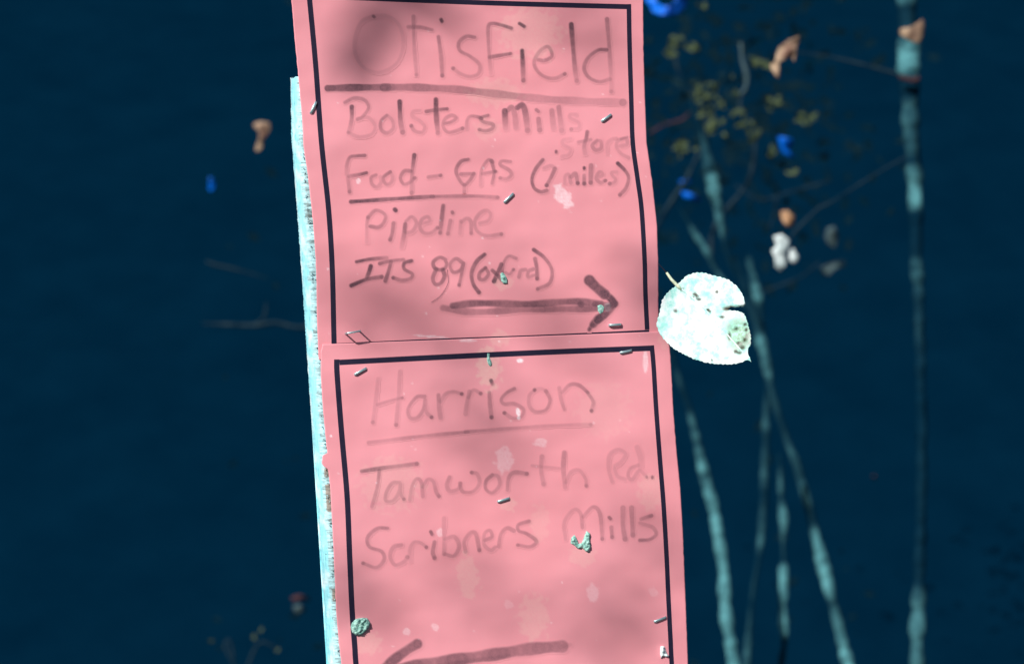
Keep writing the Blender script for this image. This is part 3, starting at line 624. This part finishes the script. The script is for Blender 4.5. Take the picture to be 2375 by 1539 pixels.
stem('branch', [(1575, 480, 7), (1605, 530, 14), (1640, 585, 18), (1670, 640, 16), (1752, 735, 14)], d, BARK, t2, ((480, .05), (520, .15), (545, .6), (580, .7), (600, .3), (640, .4), (670, .3), (735, .1)))
d = 4.9
t3 = sapling('thin dim sapling between the slanting sapling and the lower pink sign', d, 1700)
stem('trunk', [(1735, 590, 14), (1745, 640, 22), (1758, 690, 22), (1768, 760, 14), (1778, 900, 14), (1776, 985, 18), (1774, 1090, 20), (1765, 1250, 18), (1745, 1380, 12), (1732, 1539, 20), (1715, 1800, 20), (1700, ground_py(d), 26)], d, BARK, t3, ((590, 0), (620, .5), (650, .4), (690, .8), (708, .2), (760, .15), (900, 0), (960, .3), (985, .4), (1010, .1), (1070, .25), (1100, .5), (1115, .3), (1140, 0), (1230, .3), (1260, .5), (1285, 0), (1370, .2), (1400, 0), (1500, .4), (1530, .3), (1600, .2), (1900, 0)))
d = 4.5
t4 = sapling('short upright pale sapling left of the slanting one near the bottom', d, 1812)
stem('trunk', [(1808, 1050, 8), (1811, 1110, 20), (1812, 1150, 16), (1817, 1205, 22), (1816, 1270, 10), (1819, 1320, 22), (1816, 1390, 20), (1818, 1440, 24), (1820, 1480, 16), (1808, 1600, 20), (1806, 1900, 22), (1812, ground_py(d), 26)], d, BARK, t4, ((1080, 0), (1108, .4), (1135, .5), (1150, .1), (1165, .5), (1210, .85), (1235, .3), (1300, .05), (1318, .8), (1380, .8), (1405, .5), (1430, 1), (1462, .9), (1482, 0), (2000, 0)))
d = 4.0
t5 = sapling('thickest pale trunk standing at the far right', d, 2150)
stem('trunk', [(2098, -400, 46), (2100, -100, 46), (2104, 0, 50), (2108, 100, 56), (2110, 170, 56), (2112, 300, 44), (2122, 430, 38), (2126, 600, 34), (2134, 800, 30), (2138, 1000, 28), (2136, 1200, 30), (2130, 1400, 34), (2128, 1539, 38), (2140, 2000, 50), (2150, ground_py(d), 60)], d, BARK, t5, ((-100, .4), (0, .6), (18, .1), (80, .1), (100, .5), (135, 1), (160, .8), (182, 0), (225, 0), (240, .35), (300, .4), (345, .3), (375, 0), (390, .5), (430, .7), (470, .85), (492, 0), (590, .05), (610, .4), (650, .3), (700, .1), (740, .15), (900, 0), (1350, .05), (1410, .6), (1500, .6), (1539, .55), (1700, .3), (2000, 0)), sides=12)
stem('branch', [(2100, 178, 9), (2040, 160, 7), (1950, 137, 6), (1870, 124, 4), (1800, 118, 3)], d, TWIG, t5)
stem('branch', [(2126, 350, 3), (2040, 398, 4), (1926, 470, 5), (1900, 482, 6), (1850, 530, 5), (1832, 556, 5)], d, TWIG, t5)
stem('branch', [(2132, 180, 12), (2118, 186, 12), (2085, 178, 10)], d - .04, REDTWIG, t5)

# leaves: one mesh per kind of leaf, in its own plane, bent
def leafshape(L_=1.0, Wd=.5, bend=.25, n=7):
    vs, fs = [], []
    for i in range(n):
        t = i / (n - 1); wv = Wd * math.sin(math.pi * min(1, t * .94 + .03)) ** .8 * (1 - .25 * t)
        for s in (-1, 0, 1): vs.append((s * wv / 2, bend * math.sin(t * 2.4) + .12 * abs(s) * Wd, -t * L_))
    for i in range(n - 1):
        for k in (0, 1): fs.append((i * 3 + k, i * 3 + k + 1, i * 3 + k + 4, i * 3 + k + 3))
    return vs, fs
def flat_thing(name, poly, d, mat, label, cat, depth=.02, seed=0, group=None):
    """a curled dead leaf with the outline poly (photo pixels) hanging at distance d"""
    pv = [Vector(p) for p in poly]; n = len(pv); x0 = min(p.x for p in pv); x1 = max(p.x for p in pv); y0 = min(p.y for p in pv); y1 = max(p.y for p in pv)
    ins = [Vector((x + random.uniform(-1, 1), y + random.uniform(-1, 1))) for x in np.arange(x0, x1, 6) for y in np.arange(y0, y1, 6)]
    V, E, F, *_ = delaunay_2d_cdt(pv + ins, [(i, (i + 1) % n) for i in range(n)], [], 1, 1e-4)
    cx, cy = (x0 + x1) / 2, (y0 + y1) / 2; r = max(x1 - x0, y1 - y0) / 2
    vs = [A(p.x, p.y, d + depth * d / 5 * (((p.x - cx) / r) ** 2 * .8 + .5 * (p.y - cy) / r + .5 * noise.noise(Vector((p.x / 22, p.y / 22, seed))))) for p in V]
    o = mesh(name, vs, [tuple(f) for f in F], mat, None, loc=A(cx, y0, d)); tag(o, label, cat, group)
    so = o.modifiers.new('thickness', 'SOLIDIFY'); so.thickness = .0008; return o
G = 'dead leaves hanging in the wood behind'
flat_thing('dead_leaf', [(1852, 83), (1854, 95), (1847, 112), (1846, 130), (1842, 145), (1836, 134), (1830, 132), (1818, 140), (1808, 144), (1808, 160), (1808, 182), (1800, 178), (1788, 160), (1786, 150), (1798, 142), (1800, 125), (1808, 108), (1826, 94)], 3.0, TAN, 'ragged reddish-brown dead leaf hanging by itself, halfway between upper sign and far right trunk', 'leaf', seed=1, group=G)
flat_thing('dead_leaf', [(2086, 75), (2090, 66), (2108, 64), (2124, 56), (2140, 44), (2144, 60), (2140, 90), (2130, 102), (2112, 96), (2092, 84)], 3.3, TAN, 'tan dead leaf against the top of the far right trunk', 'leaf', seed=2, group=G)
flat_thing('dead_leaf', [(588, 286), (605, 282), (624, 284), (628, 295), (622, 312), (612, 322), (611, 340), (602, 352), (592, 350), (596, 334), (601, 318), (600, 304), (590, 296)], 4.0, TAN, 'small tan dead leaf alone in the dark left of the signs', 'leaf', seed=3, group=G)
flat_thing('dead_leaf', [(1811, 490), (1826, 488), (1844, 502), (1842, 516), (1834, 528), (1822, 522), (1812, 506)], 3.7, BROWN, 'small orange-brown dead leaf above the pair of pale leaves', 'leaf', seed=4, group=G)
flat_thing('pale_leaf', [(1794, 548), (1812, 543), (1830, 556), (1826, 576), (1818, 586), (1822, 616), (1808, 628), (1798, 618), (1798, 600), (1790, 580), (1802, 570)], 3.6, PALE, 'larger of the two pale grey curled leaves right of the bleached leaf', 'leaf', seed=5, group=G)
flat_thing('pale_leaf', [(1832, 580), (1840, 576), (1852, 596), (1850, 606), (1838, 612), (1830, 598)], 3.6, PALE, 'smaller of the two pale grey curled leaves right of the bleached leaf', 'leaf', seed=6, group=G)
flat_thing('dead_leaf', [(680, 1404), (695, 1400), (708, 1408), (706, 1418), (690, 1422), (680, 1414)], 5.0, BARK_DARK, 'small pale leaf low in the dark beside the torn board edge', 'leaf', seed=7, group=G)
flat_thing('dead_leaf', [(674, 1384), (694, 1378), (716, 1384), (718, 1392), (694, 1390), (678, 1392)], 5.2, REDTWIG, 'dim reddish leaf just above the small pale one low on the left', 'leaf', seed=8, group=G)
flat_thing('dead_leaf', [(1918, 530), (1934, 524), (1946, 546), (1938, 574), (1922, 570), (1914, 550)], 5.4, BARK_DARK, 'dim grey leaf in the dark right of the pair of pale leaves', 'leaf', seed=9, group=G)
flat_thing('dead_leaf', [(1906, 620), (1930, 606), (1958, 604), (1962, 616), (1934, 626), (1924, 640), (1912, 638)], 5.4, BARK_DARK, 'dim ragged leaf below the dim grey leaf', 'leaf', seed=10, group=G)
flat_thing('dead_leaf', [(2022, 1103), (2029, 1100), (2032, 1108), (2026, 1112)], 5, REDTWIG, 'tiny brown leaf low in the dark between the slanting sapling and far right trunk', 'leaf', seed=11, group=G)

Gb = 'bright blue flecks in the bushes'  # small flat pieces in bright blue
flat_thing('blue_fleck', [(1496, 0), (1506, 12), (1514, 28), (1530, 36), (1556, 38), (1578, 30), (1592, 12), (1594, -20), (1572, -20), (1568, -2), (1556, 14), (1534, 14), (1520, 0), (1516, -20), (1496, -20)], 4.1, BLUE, 'curved bright blue fleck at the top edge beside the upper sign', 'fleck', .03, 1, Gb)
flat_thing('blue_fleck', [(1804, 316), (1818, 318), (1838, 322), (1838, 336), (1828, 346), (1842, 362), (1836, 366), (1814, 352), (1808, 334)], 4.7, BLUE, 'bright blue fleck among dim leaves, left of the far right trunk', 'fleck', .03, 2, Gb)
flat_thing('blue_fleck', [(1580, 444), (1596, 446), (1612, 452), (1628, 462), (1620, 468), (1600, 462), (1584, 456)], 4.7, BLUE, 'lower of the two blue slivers beside the slanting branch', 'fleck', .02, 3, Gb)
flat_thing('blue_fleck', [(1574, 418), (1592, 416), (1608, 420), (1592, 426), (1578, 424)], 5.2, BLUE, 'upper of the two blue slivers beside the slanting branch', 'fleck', .02, 4, Gb)
flat_thing('blue_fleck', [(486, 410), (494, 414), (500, 432), (492, 444), (484, 440)], 5.2, BLUE, 'small dim blue fleck far left in the dark', 'fleck', .02, 5, Gb)

# shrub with yellow-green leaves
sh = A(1400, 769, 4.8); shrub = empty('leafy_shrub', (sh.x, sh.y, 0), 'thin shrub with small yellow-green leaves beside the upper pink sign', 'shrub')
d = 4.5
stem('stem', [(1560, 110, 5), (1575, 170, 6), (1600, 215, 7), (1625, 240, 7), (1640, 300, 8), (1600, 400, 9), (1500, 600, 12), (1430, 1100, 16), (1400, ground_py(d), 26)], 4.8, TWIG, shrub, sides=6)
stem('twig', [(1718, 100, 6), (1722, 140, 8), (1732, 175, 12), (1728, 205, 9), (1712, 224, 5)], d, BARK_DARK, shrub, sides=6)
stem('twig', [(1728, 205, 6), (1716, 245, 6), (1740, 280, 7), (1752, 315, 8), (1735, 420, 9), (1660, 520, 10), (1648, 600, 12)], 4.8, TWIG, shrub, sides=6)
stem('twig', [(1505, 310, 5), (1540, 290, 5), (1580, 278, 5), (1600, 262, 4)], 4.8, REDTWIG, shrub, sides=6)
lv, lfc = leafshape(1, .62, .2)
lm = bpy.data.meshes.new('leaf'); lm.from_pydata(lv, [], lfc); lm.materials.append(OLIVE)
lm.polygons.foreach_set('use_smooth', [True] * len(lm.polygons))
clusters = [(1566, 100, 16, 5), (1610, 112, 12, 4), (1548, 126, 12, 4), (1755, 145, 22, 6), (1640, 208, 24, 9), (1618, 224, 16, 4), (1662, 240, 16, 5), (1648, 268, 14, 4), (1650, 300, 18, 7), (1572, 336, 14, 4), (1585, 350, 14, 3), (1728, 262, 18, 4), (1736, 285, 14, 3), (1752, 316, 10, 3), (1800, 240, 14, 3), (1865, 275, 14, 4), (1885, 270, 10, 2), (1838, 400, 9, 2), (1800, 352, 10, 2), (1622, 30, 12, 2), (1780, 240, 10, 2), (1715, 222, 9, 2), (1690, 165, 8, 1), (500, 1492, 12, 3), (600, 1470, 12, 2), (640, 1490, 12, 2)]
for cx, cy, r, n_ in clusters:
    if cx < 1000: continue
    for k in range(int(n_ * 2.2)):
        o = link(bpy.data.objects.new('leaf', lm)); o.parent = shrub
        p = A(cx + random.gauss(0, r * .6), cy + random.gauss(0, r * .5), d + random.uniform(-.1, .1)); o.location = p - shrub.location
        s = random.uniform(11, 24) * unit(d); o.scale = (s, s, s); o.rotation_euler = (random.uniform(-1, 1), random.uniform(0, 6.28), random.uniform(-1, 1))
sh = A(560, 769, 4.6); weed = empty('weed', (sh.x, sh.y, 0), 'low green weed at the bottom left in the dark', 'plant')
stem('stem', [(640, 1500, 4), (600, 1490, 5), (560, 1560, 6), (520, 1500, 4), (545, 1580, 6), (560, ground_py(4.6), 10)], 4.6, TWIG, weed, sides=5)
for cx, cy, r, n_ in clusters:
    if cx > 1000: continue
    for k in range(n_):
        o = link(bpy.data.objects.new('leaf', lm)); o.parent = weed
        o.location = A(cx + random.gauss(0, r * .7), cy + random.gauss(0, r * .5), 4.6) - weed.location
        s = random.uniform(9, 16) * unit(d); o.scale = (s, s, s); o.rotation_euler = (random.uniform(-1, 1), random.uniform(0, 6.28), random.uniform(-1, 1))

# fallen branches and dim twigs
def deadbranch(pts, d, mat, label, subs=()):
    m = A(pts[0][0], pts[0][1], d); r = empty('dead_branch', m, label, 'branch', 'dead branches in the dark wood')
    stem('limb', pts, d, mat, r, sides=6)
    for s in subs: stem('twig', s, d, mat, r, sides=5)
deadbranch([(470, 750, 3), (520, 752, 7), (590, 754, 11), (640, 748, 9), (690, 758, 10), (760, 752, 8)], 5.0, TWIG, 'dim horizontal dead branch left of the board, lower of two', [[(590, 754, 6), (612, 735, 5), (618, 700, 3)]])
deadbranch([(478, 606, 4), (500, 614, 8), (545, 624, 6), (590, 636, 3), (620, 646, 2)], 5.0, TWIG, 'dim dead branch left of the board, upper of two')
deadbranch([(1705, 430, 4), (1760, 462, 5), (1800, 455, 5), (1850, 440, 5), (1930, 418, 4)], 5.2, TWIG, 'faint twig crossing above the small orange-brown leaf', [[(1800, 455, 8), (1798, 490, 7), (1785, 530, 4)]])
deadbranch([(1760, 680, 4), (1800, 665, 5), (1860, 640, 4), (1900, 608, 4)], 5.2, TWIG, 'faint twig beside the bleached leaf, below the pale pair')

vs, fs = [], []
for i in range(150):
    d = random.uniform(5.5, 8.5); x, y = random.uniform(480, 2300), random.uniform(-50, 800)
    if 640 < x < 1500: continue
    a = random.gauss(1.3, .7); ln = random.uniform(30, 120); u = unit(d)
    p = A(x, y, d); q = p + Vector((math.cos(a) * ln * u, random.uniform(-.1, .1), math.sin(a) * ln * u)); m = (p + q) / 2 + Vector((random.uniform(-.01, .01), 0, random.uniform(-.01, .01)))
    v, f = tube([p, m, q], [.006, .005, .002], 4); n = len(vs); vs += v; fs += [tuple(g + n for g in h) for h in f]
t = NT('far_litter'); co = t.coord((1, 1, 1)); c = t.mix(t.ramp(t.noise(co, 4, 2), (.42, 0.), (.58, 1.)), (.006, .045, .085), (.075, .085, .035))
c = t.mix(t.ramp(t.noise(t.coord((1.3, 1, 1.1)), 3.1, 2), (.52, 0.), (.60, 1.)), c, (.085, .045, .050)); t.col(c); t.rough(.95, 0); FARLEAF = t.m
vs, fs = [], []
for i in range(620):
    d = random.uniform(4.8, 7.5); x, y = random.gauss(1720, 160), random.gauss(260, 190)
    if i % 5 == 0: x, y = random.uniform(485, 2130), random.uniform(0, 1539)
    if x < 1480 and i % 5: continue
    c = A(x, y, d); s = random.uniform(6, 22) * unit(d); an = random.uniform(0, 3.1); a = Vector((math.cos(an), random.uniform(-.3, .3), math.sin(an))); b = Vector((-math.sin(an), random.uniform(-.3, .3), math.cos(an))) * .5; n = len(vs)
    m_ = c + Vector((0, -.3 * s, 0)); vs += [c - a * s, m_ - b * s, c + a * s, m_ + b * s]; fs.append((n, n + 1, n + 2, n + 3))
tag(mesh('far_leaves', vs, fs, FARLEAF), 'sparse dim leaves hanging far back in the dark wood', 'leaves', kind='stuff')
FAR = simple('far_twigs', (.001, .018, .036), (.012, .036, .050), 4, .95, 0)
tag(mesh('brushwood', vs, fs, FAR), 'tangle of faint thin twigs deep in the dark wood', 'brushwood', kind='stuff')

# ------------------------------------------------------------------ foliage above the frame that breaks up the sunlight
def bough(name, base, ends, label, mat=BARK_DARK):
    r = empty(name, base, label, 'branch')
    for e, rad in ends:
        e = Vector(e); m = (Vector(base) + e) / 2 + Vector((0, 0, .08))
        v, f = tube([Vector(base), m, e], [rad, rad * .7, rad * .3], 6); mesh('limb', v, f, mat, r)
    return r
GREEN = simple('green_leaf', (.03, .07, .015), (.07, .12, .03), 10, .6, .3)
def shade_leaf(c, lx, ly, ang, root):
    """a leaf facing the sun at c, lx by ly metres"""
    u = S.cross(Vector((0, 0, 1))).normalized(); v = u.cross(S).normalized()
    ca, sa = math.cos(ang), math.sin(ang); a = -u * ca - v * sa; b = u * sa - v * ca
    n = 12; vs = [c + S * .004] + [c + a * lx / 2 * math.cos(2 * math.pi * k / n) + b * ly / 2 * math.sin(2 * math.pi * k / n) * (1 - .25 * math.cos(2 * math.pi * k / n)) for k in range(n)]
    fs = [(0, 1 + k, 1 + (k + 1) % n) for k in range(n)]
    return mesh('leaf', vs, fs, GREEN, root)
T1 = 2.3
u_ = S.cross(Vector((0, 0, 1))).normalized()
b0 = B(860, 90, .002) + S * T1
bg1 = bough('overhanging_bough', b0 + Vector((-.6, -.1, .5)), [(b0 + Vector((-.03, 0, .03)), .006)], 'leafy bough overhead in front of the signs, above the frame')
# (px, py) on the paper where the leaf's shadow falls, size in mm, turn, distance up the sunbeam
for px, py, lx, ly, an, tt in ((990, 10, 44, 15, .1, 2.7), (893, 48, 38, 17, -.95, 2.6), (838, 122, 34, 16, -1.15, 2.4), (812, 170, 20, 10, -1.4, 2.7),
        (1350, 60, 50, 34, .3, 5.0), (1515, 650, 30, 46, 1.3, 3.6), (1520, 750, 24, 34, 1.3, 3.6), (850, 720, 70, 30, .2, 4.6), (1010, 740, 60, 26, .2, 4.2), (1290, 760, 60, 24, 0, 4.0), (1130, 1030, 60, 26, .3, 4.6), (1130, 900, 40, 20, .3, 4.6),
        (830, 1380, 34, 50, 1.5, 4.2), (1480, 1410, 50, 24, .2, 4.0), (1400, 1480, 60, 26, .2, 4.6), (1120, 1370, 50, 30, .1, 5), (1530, 1250, 30, 50, 1.4, 4.5), (1100, 560, 30, 20, .4, 5)):
    q_ = .001 if tt < 3 else .00064
    shade_leaf(B(px, py, .002) + S * tt, lx * q_, ly * q_, an, bg1)
